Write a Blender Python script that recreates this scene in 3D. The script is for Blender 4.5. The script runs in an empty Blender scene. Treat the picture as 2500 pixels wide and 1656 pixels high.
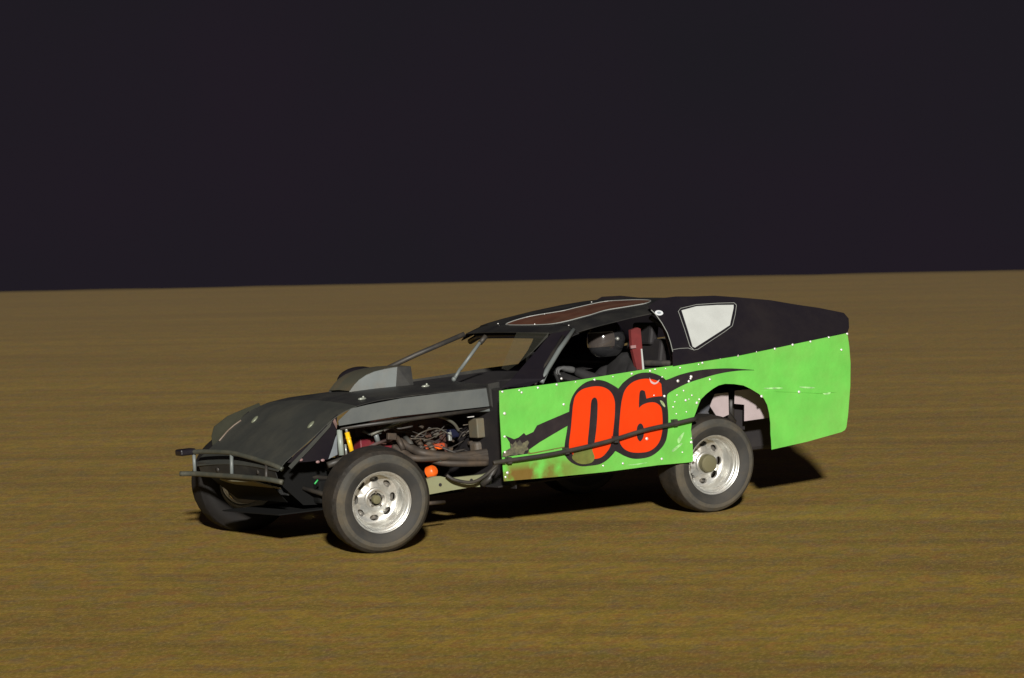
import bpy, bmesh, math, random
import numpy as np
from mathutils import Matrix, Vector
random.seed(6)
S = bpy.context.scene
C = S.collection

# ------------------------------------------------------------------ camera
# "Track frame": X along the view's right, Y away from the camera, Z out of the
# banked racing surface; origin on the dirt under the middle of the car.
YAW, ELEV, ROLL = math.radians(30.0), math.radians(6.8), math.radians(2.5)
DIST, FPX, CX, CY = 31.0, 10760.5, 1165.2, 1272.1          # for a 2500 px wide frame
BANK = math.radians(6.5)
T_AX = Vector((0.9439, -0.3303, 0)); N_AX = Vector((0.3303, 0.9439, 0))
RW = Matrix.Rotation(BANK, 3, T_AX)                         # track frame -> world (level)
fw = Vector((0, math.cos(ELEV), -math.sin(ELEV)))
up = Vector((0, math.sin(ELEV), math.cos(ELEV)))
rt = Vector((1, 0, 0))
CAMP = -fw * DIST
cr, sr = math.cos(ROLL), math.sin(ROLL)
camr = rt * cr - up * sr
camu = rt * sr + up * cr
def m3(c0, c1, c2):
    return Matrix((c0, c1, c2)).transposed()
cd = bpy.data.cameras.new('camera'); cam = bpy.data.objects.new('camera', cd); C.objects.link(cam)
cam.matrix_world = (RW @ m3(camr, camu, -fw)).to_4x4()
cam.location = RW @ CAMP
cd.sensor_width = 36; cd.lens = FPX / 2500 * 36
cd.shift_x = (1250 - CX) / 2500; cd.shift_y = (CY - 828) / 2500
cd.clip_start = 0.5; cd.clip_end = 3000
cd.dof.use_dof = True; cd.dof.focus_distance = 30.6; cd.dof.aperture_fstop = 5.6
S.camera = cam

# ------------------------------------------------------------------ night air and the floodlight
SUN_DIR = Vector((-0.10, 2.8, -1.0))                         # travel direction, track frame
SUN_POWER, SUN_ANGLE = 4.8, 2.6
WORLD_COL = (0.0150, 0.0122, 0.0185)
W = bpy.data.worlds.new('World'); S.world = W; W.use_nodes = True
bg = W.node_tree.nodes['Background']
bg.inputs['Color'].default_value = (*WORLD_COL, 1); bg.inputs['Strength'].default_value = 1.0
_n = W.node_tree.nodes; _l = W.node_tree.links
_tc = _n.new('ShaderNodeTexCoord'); _ns = _n.new('ShaderNodeTexNoise'); _ns.inputs['Scale'].default_value = 9; _ns.inputs['Detail'].default_value = 3
_mr = _n.new('ShaderNodeMapRange'); _mr.inputs[1].default_value = .35; _mr.inputs[2].default_value = .65
_mx = _n.new('ShaderNodeMix'); _mx.data_type = 'RGBA'
_mx.inputs['A'].default_value = (.0145, .0108, .0162, 1); _mx.inputs['B'].default_value = (.0120, .0112, .0145, 1)   # thin night cloud
_l.new(_tc.outputs['Generated'], _ns.inputs['Vector']); _l.new(_ns.outputs['Fac'], _mr.inputs[0]); _l.new(_mr.outputs[0], _mx.inputs['Factor'])
_l.new(_mx.outputs['Result'], bg.inputs['Color'])
sl = bpy.data.lights.new('floodlight', 'SUN'); sun = bpy.data.objects.new('floodlight', sl); C.objects.link(sun)
sl.energy = SUN_POWER; sl.angle = math.radians(SUN_ANGLE); sl.color = (1.0, 0.97, 0.90)
sun.rotation_euler = (RW @ SUN_DIR).to_track_quat('-Z', 'Y').to_euler()
sun.location = (0, -30, 20)
S.view_settings.view_transform = 'Standard'; S.view_settings.look = 'None'
S.view_settings.exposure = 0; S.view_settings.gamma = 1

# ------------------------------------------------------------------ materials
MATS = {}
def mat(name, col, rough=.5, metal=0.0, spec=.5, dirt=0.0, dirtcol=(.17, .10, .035), dscale=6, bump=0.0, bscale=40,
        var=0.0, vscale=8, coat=0.0, alpha=1.0, stain=None):
    if name in MATS: return MATS[name]
    m = bpy.data.materials.new(name); m.use_nodes = True; MATS[name] = m
    nt = m.node_tree; N = nt.nodes; L = nt.links; b = N['Principled BSDF']
    b.inputs['Roughness'].default_value = rough; b.inputs['Metallic'].default_value = metal
    b.inputs['Specular IOR Level'].default_value = spec; b.inputs['Coat Weight'].default_value = coat
    b.inputs['Alpha'].default_value = alpha
    tc = N.new('ShaderNodeTexCoord')
    colout = None
    rgb = N.new('ShaderNodeRGB'); rgb.outputs[0].default_value = (*col, 1); colout = rgb.outputs[0]
    if var:
        n = N.new('ShaderNodeTexNoise'); n.inputs['Scale'].default_value = vscale; n.inputs['Detail'].default_value = 6
        L.new(tc.outputs['Object'], n.inputs['Vector'])
        mr = N.new('ShaderNodeMapRange'); mr.inputs[1].default_value = .3; mr.inputs[2].default_value = .7
        mr.inputs[3].default_value = 1 - var; mr.inputs[4].default_value = 1 + var
        L.new(n.outputs['Fac'], mr.inputs[0])
        mx = N.new('ShaderNodeVectorMath'); mx.operation = 'SCALE'
        L.new(colout, mx.inputs[0]); L.new(mr.outputs[0], mx.inputs['Scale']); colout = mx.outputs[0]
    if dirt:
        n = N.new('ShaderNodeTexNoise'); n.inputs['Scale'].default_value = dscale; n.inputs['Detail'].default_value = 8
        n.inputs['Roughness'].default_value = .65
        L.new(tc.outputs['Object'], n.inputs['Vector'])
        mr = N.new('ShaderNodeMapRange'); mr.inputs[1].default_value = .42; mr.inputs[2].default_value = .68
        mr.inputs[3].default_value = dirt * .12; mr.inputs[4].default_value = dirt
        L.new(n.outputs['Fac'], mr.inputs[0])
        mx = N.new('ShaderNodeMix'); mx.data_type = 'RGBA'
        L.new(mr.outputs[0], mx.inputs['Factor']); L.new(colout, mx.inputs['A'])
        mx.inputs['B'].default_value = (*dirtcol, 1); colout = mx.outputs['Result']
        mr2 = N.new('ShaderNodeMapRange'); mr2.inputs[3].default_value = rough; mr2.inputs[4].default_value = .9
        L.new(mr.outputs[0], mr2.inputs[0]); L.new(mr2.outputs[0], b.inputs['Roughness'])
    if stain:
        # mud splashed low on the panel towards the front wheel: shape fixed on the metal
        (x0, x1, z0, z1, scol, amt) = stain
        sp = N.new('ShaderNodeSeparateXYZ'); L.new(tc.outputs['Object'], sp.inputs[0])
        def ramp(sock, a, c):
            q = N.new('ShaderNodeMapRange'); q.inputs[1].default_value = a; q.inputs[2].default_value = c
            L.new(sock, q.inputs[0]); return q.outputs[0]
        n = N.new('ShaderNodeTexNoise'); n.inputs['Scale'].default_value = 7; n.inputs['Detail'].default_value = 7
        L.new(tc.outputs['Object'], n.inputs['Vector'])
        a = N.new('ShaderNodeMath'); a.operation = 'MULTIPLY'
        L.new(ramp(sp.outputs[0], x0, x1), a.inputs[0]); L.new(ramp(sp.outputs[2], z1, z0), a.inputs[1])
        c2 = N.new('ShaderNodeMath'); c2.operation = 'MULTIPLY'
        L.new(a.outputs[0], c2.inputs[0]); L.new(ramp(n.outputs['Fac'], .36, .54), c2.inputs[1])
        d2 = N.new('ShaderNodeMath'); d2.operation = 'MULTIPLY'; d2.inputs[1].default_value = amt
        L.new(c2.outputs[0], d2.inputs[0])
        mx = N.new('ShaderNodeMix'); mx.data_type = 'RGBA'
        L.new(d2.outputs[0], mx.inputs['Factor']); L.new(colout, mx.inputs['A'])
        mx.inputs['B'].default_value = (*scol, 1); colout = mx.outputs['Result']
    L.new(colout, b.inputs['Base Color'])
    if bump:
        n = N.new('ShaderNodeTexNoise'); n.inputs['Scale'].default_value = bscale; n.inputs['Detail'].default_value = 4
        L.new(tc.outputs['Object'], n.inputs['Vector'])
        bp_ = N.new('ShaderNodeBump'); bp_.inputs['Strength'].default_value = 1.0; bp_.inputs['Distance'].default_value = bump
        L.new(n.outputs['Fac'], bp_.inputs['Height']); L.new(bp_.outputs[0], b.inputs['Normal'])
    return m
DIRT = (.20, .125, .05)
GREEN = mat('green_paint', (.140, .535, .080), .38, var=.10, vscale=5, dirt=.30, dirtcol=(.22, .30, .07), dscale=2.6,
            bump=.022, bscale=3.0, stain=(-.50, .10, .45, .55, (.17, .085, .02), .95))
GREEN_R = mat('green_paint_plain', (.125, .50, .045), .4, dirt=.3)
RED = mat('red_vinyl', (.78, .048, .004), .35, var=.06, vscale=6, bump=.012, bscale=3.2)
BLACKV = mat('black_vinyl', (.016, .012, .016), .42, dirt=.16, dirtcol=(.09, .06, .05), bump=.012, bscale=3.2)
MUD = mat('dried_mud', (.13, .13, .025), .9, var=.4, vscale=14, dirt=.6, dirtcol=(.10, .16, .03))
BLACKP = mat('black_paint', (.011, .009, .013), .32, dirt=.12, dirtcol=(.06, .045, .03), dscale=3, bump=.010, bscale=3)
BLACKM = mat('dusty_black_metal', (.020, .020, .021), .5, dirt=.45, dirtcol=(.070, .064, .048), dscale=4, bump=.010, bscale=4)
NOSEM = mat('black_plastic', (.042, .044, .040), .5, dirt=.4, dirtcol=(.075, .07, .05), dscale=4, bump=.012, bscale=4)
GREYM = mat('grey_sheet_metal', (.115, .125, .125), .5, var=.15, vscale=6, dirt=.25, dirtcol=(.10, .09, .06), bump=.008, bscale=5)
SCOOPM = mat('grey_scoop_paint', (.20, .22, .22), .42, var=.15, vscale=5, dirt=.25)
INNER = mat('interior_black', (.014, .012, .014), .7, dirt=.3, dirtcol=(.04, .03, .025))
TUBE = mat('black_tube', (.03, .028, .027), .45, dirt=.4, dirtcol=(.09, .07, .045), dscale=9)
TUBEG = mat('grey_tube', (.16, .18, .18), .4, dirt=.3, dirtcol=(.12, .1, .06), dscale=9)
PITCH = mat('nose_shade_black', (.006, .006, .006), .85, spec=.2)  # near-black that paints in the shade under the nose
TREADR = mat('shade_painted_tread', (.009, .008, .008), .75, spec=.3, dirt=.12, dirtcol=(.05, .035, .02))  # right front tyre only: its shade painted in as near-black rubber
PINK = mat('bare_inner_sheet', (.46, .38, .39), .5, var=.08, vscale=9, dirt=.12)
BLUEG = mat('blue_grey_sheet', (.07, .08, .10), .6, dirt=.3)
WHITEP = mat('white_plastic', (.54, .56, .54), .35, var=.06, vscale=7, dirt=.22, dirtcol=(.36, .36, .34), dscale=9)
SILVER = mat('silver_wheel_steel', (.78, .79, .77), .30, metal=.80, dirt=.50, dirtcol=(.30, .22, .13), dscale=9, var=.1)
HUBM = mat('muddy_hub', (.16, .15, .09), .7, metal=.2, dirt=.5, dirtcol=(.16, .14, .06))
RIVET = mat('rivet_metal', (.92, .90, .86), .3, metal=.45)
RUBBER = mat('dusty_tyre_rubber', (.050, .049, .044), .75, var=.25, vscale=7, dirt=.75, dirtcol=(.125, .098, .060), dscale=5, bump=.004, bscale=30)
TREAD = mat('worn_black_tread', (.014, .012, .010), .7, var=.3, vscale=9, dirt=.30, dirtcol=(.075, .05, .028), dscale=7, bump=.004, bscale=40)
RUBBD = mat('black_tyre_rubber', (.026, .026, .026), .7, var=.2, dirt=.45, dirtcol=(.085, .07, .05), dscale=6)
YELLOW = mat('yellow_shock', (.90, .52, .015), .3)
ORANGE = mat('orange_filter', (.85, .13, .012), .4, var=.1)
ORANGER = mat('red_orange_cover', (.45, .06, .02), .4, dirt=.35)
MAROON = mat('dark_red_paint', (.16, .014, .026), .4, dirt=.2)
PIPE = mat('rusty_header_pipe', (.055, .046, .04), .55, metal=.3, dirt=.6, dirtcol=(.13, .085, .05), dscale=12)
FRAME = mat('khaki_frame_rail', (.25, .26, .15), .6, dirt=.45, dirtcol=(.22, .19, .09), dscale=9)
BATT = mat('beige_box', (.12, .115, .085), .6, dirt=.5)
ALU = mat('bare_aluminium', (.42, .44, .42), .35, metal=.5, dirt=.35)
SEATR = mat('red_seat_fabric', (.15, .018, .018), .7, var=.2, vscale=14)
SUITM = mat('black_race_suit', (.013, .012, .013), .85, var=.3, vscale=20, dirt=.2, dirtcol=(.05, .045, .04))
GLOVEM = mat('grey_glove', (.10, .10, .10), .7)
HELM = mat('glossy_black_helmet', (.025, .025, .027), .16, coat=1.0, spec=.9)
VISOR = mat('smoked_visor', (.06, .05, .045), .12, coat=1.0)
ROOFD = mat('faded_red_roof_panel', (.125, .045, .025), .45, var=.25, vscale=6, dirt=.5, dirtcol=(.13, .075, .04), dscale=7)
PINL = mat('pale_pinstripe', (.30, .31, .29), .5)
CLEARM = mat('dusty_windscreen', (.13, .13, .10), .35, alpha=.10)
ROTOR = mat('brake_steel', (.28, .27, .25), .4, metal=.7, dirt=.4)
GREENB = mat('green_fluid_cap', (.05, .45, .12), .3)
BLUEB = mat('blue_fitting', (.008, .01, .03), .4)

# ------------------------------------------------------------------ frames and unprojection
FX = Vector((-math.cos(YAW), -math.sin(YAW), 0)); LY = Vector((math.sin(YAW), -math.cos(YAW), 0))
M_CAR = m3(FX, LY, Vector((0, 0, 1)))                        # car frame: x forward, y left, z up
BR, BP = math.radians(2.5), math.radians(1.0)                # body rolled onto its right side, nose down
RB = Matrix(((math.cos(BP), 0, math.sin(BP)), (0, 1, 0), (-math.sin(BP), 0, math.cos(BP)))) @ \
     Matrix(((1, 0, 0), (0, math.cos(BR), -math.sin(BR)), (0, math.sin(BR), math.cos(BR))))
MB_ = M_CAR @ RB
MBI = MB_.inverted()
ORG = MBI @ CAMP
def rayd(u, v):
    x, y = u - CX, v - CY
    a, b = cr * x - sr * y, sr * x + cr * y
    return MBI @ (fw + rt * (a / FPX) - up * (b / FPX))
def at(u, v, ax='y', val=0.0):
    """measured point of the photograph laid on the body plane ax = val (metres, body frame)"""
    d = rayd(u, v); i = 'xyz'.index(ax); t = (val - ORG[i]) / d[i]
    return ORG + d * t
def aton(u, v, f, t0=28., t1=34.):
    """the same, on the surface f(p) = 0 (f > 0 on the camera's side)"""
    d = rayd(u, v)
    lo, hi = t0, t1
    n = 400; prev = f(ORG + d * lo); a = lo
    for i in range(1, n + 1):
        b = lo + (hi - lo) * i / n; c = f(ORG + d * b)
        if prev > 0 >= c:
            for _ in range(30):
                m = (a + b) / 2
                if f(ORG + d * m) > 0: a = m
                else: b = m
            return ORG + d * a
        prev = c; a = b
    return None

# ------------------------------------------------------------------ mesh helpers
def add(name, verts, faces, m, parent=None, smooth=False, mods=()):
    me = bpy.data.meshes.new(name)
    me.from_pydata([tuple(v) for v in verts], [], faces); me.update()
    bm = bmesh.new(); bm.from_mesh(me)
    bmesh.ops.recalc_face_normals(bm, faces=bm.faces)
    bm.to_mesh(me); bm.free()
    if smooth:
        for p in me.polygons: p.use_smooth = True
    o = bpy.data.objects.new(name, me); C.objects.link(o)
    if m: me.materials.append(m)
    if parent: o.parent = parent
    return o
class MB:
    def __init__(s): s.v = []; s.f = []
    def put(s, v, f):
        k = len(s.v); s.v += [Vector(a) for a in v]; s.f += [tuple(i + k for i in q) for q in f]; return s
    def box(s, c, d, R=None):
        P = [Vector((x * d[0] / 2, y * d[1] / 2, z * d[2] / 2)) for x in (-1, 1) for y in (-1, 1) for z in (-1, 1)]
        if R: P = [R @ p for p in P]
        P = [p + Vector(c) for p in P]
        return s.put(P, [(0, 1, 3, 2), (4, 6, 7, 5), (0, 4, 5, 1), (2, 3, 7, 6), (0, 2, 6, 4), (1, 5, 7, 3)])
    def rbox(s, c, d, r, R=None):
        """bevelled box"""
        bm = bmesh.new(); bmesh.ops.create_cube(bm, size=1)
        for v in bm.verts: v.co = Vector((v.co.x * d[0], v.co.y * d[1], v.co.z * d[2]))
        bmesh.ops.bevel(bm, geom=list(bm.edges), offset=r, segments=2, affect='EDGES', profile=.5)
        bm.verts.ensure_lookup_table()
        for i, v in enumerate(bm.verts): v.index = i
        P = [(R @ v.co if R else v.co) + Vector(c) for v in bm.verts]
        F = [tuple(v.index for v in f.verts) for f in bm.faces]; bm.free()
        return s.put(P, F)
    def tube(s, pts, r, n=10, closed=False):
        pts = [Vector(p) for p in pts]; m = len(pts)
        rs = r if isinstance(r, (list, tuple)) else [r] * m
        V = []; F = []
        t = (pts[1] - pts[0]).normalized()
        a = t.orthogonal().normalized()
        for i, p in enumerate(pts):
            if closed: tt = (pts[(i + 1) % m] - pts[i - 1]).normalized()
            else: tt = (pts[min(i + 1, m - 1)] - pts[max(i - 1, 0)]).normalized()
            a = (a - tt * a.dot(tt)).normalized(); b = tt.cross(a)
            for k in range(n):
                q = 2 * math.pi * k / n
                V.append(p + (a * math.cos(q) + b * math.sin(q)) * rs[i])
        for i in range(m if closed else m - 1):
            j = (i + 1) % m
            for k in range(n):
                F.append((i * n + k, i * n + (k + 1) % n, j * n + (k + 1) % n, j * n + k))
        if not closed:
            F.append(tuple(range(n))[::-1]); F.append(tuple((m - 1) * n + k for k in range(n)))
        return s.put(V, F)
    def lathe(s, prof, n=64, c=(0, 0, 0), R=None, fn=None, closed=False):
        """prof: (radius, y); axis +y"""
        V = []; F = []; m = len(prof)
        for i in range(n):
            q = 2 * math.pi * i / n
            for j, (r, y) in enumerate(prof):
                rr = r + (fn(q, j) if fn else 0)
                p = Vector((rr * math.cos(q), y, rr * math.sin(q)))
                V.append((R @ p if R else p) + Vector(c))
        for i in range(n):
            k = (i + 1) % n
            for j in range(m if closed else m - 1):
                l = (j + 1) % m
                F.append((i * m + j, i * m + l, k * m + l, k * m + j))
        if not closed:
            if prof[0][0] > 1e-5: F.append(tuple(i * m for i in range(n)))
            if prof[-1][0] > 1e-5: F.append(tuple(i * m + m - 1 for i in range(n))[::-1])
        return s.put(V, F)
    def slab(s, pts, off):
        """closed outline (may be concave) given a thickness vector"""
        pts = [Vector(p) for p in pts]; off = Vector(off); n = len(pts)
        bm = bmesh.new(); vs = [bm.verts.new(p) for p in pts]; f = bm.faces.new(vs); f.normal_update()
        bmesh.ops.triangulate(bm, faces=[f], ngon_method='EAR_CLIP')
        for i, v in enumerate(bm.verts): v.index = i
        tr = [tuple(v.index for v in q.verts) for q in bm.faces]; bm.free()
        V = pts + [p + off for p in pts]
        F = list(tr) + [tuple(i + n for i in q)[::-1] for q in tr] + [(i, i + n, (i + 1) % n + n, (i + 1) % n) for i in range(n)]
        return s.put(V, F)
    def grid(s, rows, t=None):
        """rows of points -> surface; with t a thickness vector it is closed"""
        R_ = len(rows); K = len(rows[0]); V = [Vector(p) for r in rows for p in r]
        F = [(i * K + j, i * K + j + 1, (i + 1) * K + j + 1, (i + 1) * K + j) for i in range(R_ - 1) for j in range(K - 1)]
        if t is not None:
            t = Vector(t); n = len(V); V = V + [p + t for p in V]
            F = F + [tuple(i + n for i in q)[::-1] for q in F]
            bd = [j for j in range(K)] + [i * K + K - 1 for i in range(1, R_)] + [(R_ - 1) * K + j for j in range(K - 2, -1, -1)] + [i * K for i in range(R_ - 2, 0, -1)]
            for a, b in zip(bd, bd[1:] + bd[:1]): F.append((a, b, b + n, a + n))
        return s.put(V, F)
    def sphere(s, c, r, n=12, m=8, R=None):
        r = (r, r, r) if not isinstance(r, (tuple, list)) else r
        V = [Vector((0, 0, r[2]))]; F = []
        for i in range(1, m):
            a = math.pi * i / m
            for j in range(n):
                b = 2 * math.pi * j / n
                V.append(Vector((r[0] * math.sin(a) * math.cos(b), r[1] * math.sin(a) * math.sin(b), r[2] * math.cos(a))))
        V.append(Vector((0, 0, -r[2])))
        for j in range(n): F.append((0, 1 + j, 1 + (j + 1) % n))
        for i in range(m - 2):
            for j in range(n):
                a = 1 + i * n; F.append((a + j, a + n + j, a + n + (j + 1) % n, a + (j + 1) % n))
        l = len(V) - 1; a = 1 + (m - 2) * n
        for j in range(n): F.append((l, a + (j + 1) % n, a + j))
        return s.put([(R @ v if R else v) + Vector(c) for v in V], F)
    def xf(s, R):
        s.v = [R @ v for v in s.v]; return s
    def build(s, name, m, parent=None, smooth=False): return add(name, s.v, s.f, m, parent, smooth)
def auto_smooth(o, ang=40):
    me = o.data
    for p in me.polygons: p.use_smooth = True
    me.set_sharp_from_angle(angle=math.radians(ang))
    return o
def body(mb, name, m, parent, smooth=False, ang=None):
    """a part whose coordinates are in the body frame"""
    mb.xf(RB); o = mb.build(name, m, parent, smooth)
    if ang: auto_smooth(o, ang)
    return o
def catmull(P, k=6, closed=False):
    P = [Vector(p) for p in P]; out = []; n = len(P)
    rng = range(n) if closed else range(n - 1)
    for i in rng:
        p0 = P[(i - 1) % n] if closed else P[max(i - 1, 0)]
        p1 = P[i]; p2 = P[(i + 1) % n]
        p3 = P[(i + 2) % n] if closed else P[min(i + 2, n - 1)]
        for j in range(k):
            t = j / k
            out.append(.5 * ((2 * p1) + (-p0 + p2) * t + (2 * p0 - 5 * p1 + 4 * p2 - p3) * t * t + (-p0 + 3 * p1 - 3 * p2 + p3) * t ** 3))
    if not closed: out.append(P[-1])
    return out
def tag(o, label, cat, group=None):
    o['label'] = label; o['category'] = cat
    if group: o['group'] = group

# ------------------------------------------------------------------ the ground: infield, banked track, outside
S_IN, S_CREST = -13.0, 24.84
cb, sb = math.cos(BANK), math.sin(BANK)
def level(t, s, z):                                          # level frame along/across the turn -> world
    v = T_AX * t + N_AX * s; return (v.x, v.y, z)
z_in = S_IN * sb; yc = S_CREST * cb; zc = S_CREST * sb
prof = [(-700, z_in), (-60, z_in), (S_IN * cb - 1.5, z_in), (S_IN * cb, z_in + .0), (0, -.02), (yc - .3, zc - .10), (yc + .1, zc - .20),
        (yc + .9, zc - .3), (yc + 5, zc - 2.4), (yc + 9, zc - 3.4), (yc + 60, zc - 3.6), (yc + 900, zc - 3.6)]
xs = [-900, -200, -60, -20, 0, 20, 60, 200, 900]
mb = MB().grid([[level(x, s, z) for x in xs] for s, z in prof])
GROUND = mat('dark_earth', (.05, .05, .03), .95, var=.3, vscale=.8, bump=.02, bscale=5)
g = mb.build('ground', GROUND); g['kind'] = 'structure'

def track_material():
    m = bpy.data.materials.new('packed_clay_track'); m.use_nodes = True
    nt = m.node_tree; N = nt.nodes; L = nt.links; b = N['Principled BSDF']
    b.inputs['Roughness'].default_value = .88; b.inputs['Specular IOR Level'].default_value = .25
    tc = N.new('ShaderNodeTexCoord')
    def noise(sx, sy, scale, detail=5, rough=.55, lo=.35, hi=.65, a=0., c=1.):
        mp = N.new('ShaderNodeMapping'); mp.inputs['Scale'].default_value = (sx, sy, 1)
        L.new(tc.outputs['Object'], mp.inputs['Vector'])
        n = N.new('ShaderNodeTexNoise'); n.inputs['Scale'].default_value = scale; n.inputs['Detail'].default_value = detail
        n.inputs['Roughness'].default_value = rough; L.new(mp.outputs[0], n.inputs['Vector'])
        q = N.new('ShaderNodeMapRange'); q.inputs[1].default_value = lo; q.inputs[2].default_value = hi
        q.inputs[3].default_value = a; q.inputs[4].default_value = c; L.new(n.outputs['Fac'], q.inputs[0]); return q.outputs[0]
    def mix(f, A, B_):
        x = N.new('ShaderNodeMix'); x.data_type = 'RGBA'
        L.new(f, x.inputs['Factor'])
        for s_, k in ((A, 'A'), (B_, 'B')):
            if isinstance(s_, tuple): x.inputs[k].default_value = (*s_, 1)
            else: L.new(s_, x.inputs[k])
        return x.outputs['Result']
    base = mix(noise(.035, .55, 1.0, 6, .6), TRK_A, TRK_B)            # broad groomed bands along the turn
    base = mix(noise(.07, 1.6, 1.0, 6, .65, .46, .66, 0, .75), base, TRK_C)   # darker tyre-swept streaks
    base = mix(noise(.75, .45, 9.0, 3, .65, .47, .62, 0, .45), base, (.40, .14, .05))  # reddish clods
    base = mix(noise(.8, .5, 7.5, 3, .65, .46, .60, 0, .45), base, (.22, .21, .02))  # olive damp clay
    base = mix(noise(.7, .5, 8.0, 3, .6, .5, .64, 0, .35), base, (.20, .165, .13))  # greyish dust
    base = mix(noise(.22, .9, 1.3, 5, .65, .48, .64, 0, .45), base, (.18, .11, .028))   # damp patches
    base = mix(noise(.8, .35, 50.0, 4, .8, .38, .66, 0, .55), base, (.12, .075, .03))   # grit
    base = mix(noise(.8, .35, 64.0, 3, .8, .50, .68, 0, .55), base, (.60, .40, .12))   # pale grit
    # light falloff and distance haze painted into the clay: greyer outwards, golden inside
    sp = N.new('ShaderNodeSeparateXYZ'); L.new(tc.outputs['Object'], sp.inputs[0])
    q = N.new('ShaderNodeMapRange'); q.inputs[1].default_value = -6; q.inputs[2].default_value = 22
    q.inputs[3].default_value = 0; q.inputs[4].default_value = .80; L.new(sp.outputs[1], q.inputs[0])
    base = mix(q.outputs[0], base, (.205, .142, .066))
    L.new(base, b.inputs['Base Color'])
    bp_ = N.new('ShaderNodeBump'); bp_.inputs['Strength'].default_value = .35; bp_.inputs['Distance'].default_value = .005
    L.new(noise(.8, .6, 26.0, 6, .7, 0, 1), bp_.inputs['Height'])
    b2 = N.new('ShaderNodeBump'); b2.inputs['Strength'].default_value = .6; b2.inputs['Distance'].default_value = .020
    L.new(noise(.05, 1.6, 1.0, 4, .6, 0, 1), b2.inputs['Height']); L.new(bp_.outputs[0], b2.inputs['Normal'])
    L.new(b2.outputs[0], b.inputs['Normal'])
    return m
TRK_A, TRK_B, TRK_C = (.500, .320, .034), (.375, .238, .030), (.215, .130, .024)
TRACKM = track_material()
rows = []
ss = [S_IN + (S_CREST - S_IN) * i / 60 for i in range(61)]
txs = [-240, -120, -60] + [-30 + i * .5 for i in range(121)] + [60, 120, 240]
rr = random.Random(3)
for i, s in enumerate(ss):
    row = []
    for x in txs:
        z = .004
        if i == 60: z = -.01 + rr.uniform(-.006, .004)            # crumbled lip of the cushion
        row.append((x, s, z))
    rows.append(row)
rows.append([(x, S_CREST + .06, -.04) for x in txs]); rows.append([(x, S_CREST + .7, -.5) for x in txs])
mb = MB().grid(rows)
tr = mb.build('track', TRACKM, None, True); tr['kind'] = 'structure'
tr.matrix_world = (RW @ m3(T_AX, N_AX, Vector((0, 0, 1)))).to_4x4()

# ------------------------------------------------------------------ the race car
car = bpy.data.objects.new('race_car', None); C.objects.link(car)
car.matrix_world = (RW @ M_CAR).to_4x4()
tag(car, 'open wheel dirt track stock car, black with lime green sides and orange red number 06', 'race car')

YB = 1.045            # outside face of the left body side
def px(lst, ax='y', val=YB): return [at(u, v, ax, val) for u, v in lst]
def c6(x, y): return (1150 + .2535 * x, 880 + .2535 * y)
def c5(x, y): return (1550 + .2806 * x, 690 + .2806 * y)
def c2(x, y): return (1660 + .1148 * x, 900 + .1148 * y)

# green side
arch = [c2(*p) for p in ((250, 1170), (300, 1030), (350, 900), (400, 760), (450, 650), (560, 540), (700, 430), (820, 360), (960, 325), (1150, 330),
        (1350, 360), (1500, 430), (1680, 540), (1790, 640), (1860, 780), (1900, 950), (1925, 1150), (1930, 1400))]
top_edge = [(2069, 813.5), (1934, 841.5), (1802.5, 868), (1662, 890.6), (1568, 903), (1403.5, 929.4), (1219, 954.3)]
outline = [(1219, 954.3), (1220, 1007), (1223.5, 1070), (1226, 1121), (1230.6, 1175.3), (1353, 1165), (1479.5, 1152.5), (1606, 1136), (1677, 1129.7),
           (1689, 1128), (1692.5, 1124.6), (1691, 1083), (1687, 1050)] + arch + [(1883, 1075), (1884, 1098), (1971, 1078.6), (2055, 1055), (2063, 1050), (2066.5, 1043),
           (2070.5, 1013), (2076, 942.5), (2076.5, 886), (2073.5, 847)] + top_edge[:-1]
mb = MB().slab(px(outline), (0, -.004, 0))
side = body(mb, 'side_panel', GREEN, car)
side['label'] = 'lime green left side panel with rivets, black swooshes and orange red 06'
mb = MB().slab([Vector((p.x, -YB, p.z)) for p in px(outline)], (0, .004, 0))
rside = body(mb, 'side_panel', BLACKM, car)

# number and swooshes
def decal(name, pts, m, h, smooth=True, k=5, parent=side, th=.0012):
    P = catmull([at(u, v, 'y', YB + h) for u, v in pts], k, True) if smooth else [at(u, v, 'y', YB + h) for u, v in pts]
    return body(MB().slab(P, (0, -th, 0)), name, m, parent)
blk = [c6(*p) for p in ((950, 430), (975, 350), (1030, 270), (1110, 210), (1200, 188), (1290, 200), (1370, 240), (1420, 272))]
blk2 = [c6(*p) for p in ((1460, 220), (1530, 165), (1620, 125), (1720, 118), (1800, 140), (1858, 172), (1885, 210), (1893, 290), (1887, 380), (1898, 500), (1900, 620),
        (1890, 720), (1870, 790), (1820, 860), (1740, 920), (1650, 945), (1560, 947), (1480, 922), (1425, 892), (1390, 873))]
blk3 = [c6(*p) for p in ((1370, 900), (1310, 960), (1240, 1000), (1150, 1015), (1060, 1020), (980, 992), (922, 940), (900, 880), (905, 790), (922, 690), (940, 560))]
def poly(*segs):
    out = []
    for s_ in segs: out += catmull([Vector((a, b, 0)) for a, b in s_], 5)
    return [(p.x, p.y) for p in out]
decal('number_outline', poly(blk, blk2, blk3), BLACKV, .0022, False)
zero = [c6(*p) for p in ((1215, 250), (1290, 265), (1350, 310), (1383, 390), (1385, 500), (1376, 620), (1362, 740), (1340, 830), (1302, 890), (1258, 932), (1205, 948),
        (1120, 952), (1040, 945), (985, 912), (950, 860), (945, 800), (962, 660), (976, 500), (985, 420), (1005, 345), (1055, 290), (1125, 262))]
decal('number_zero', zero, RED, .0034)
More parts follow.
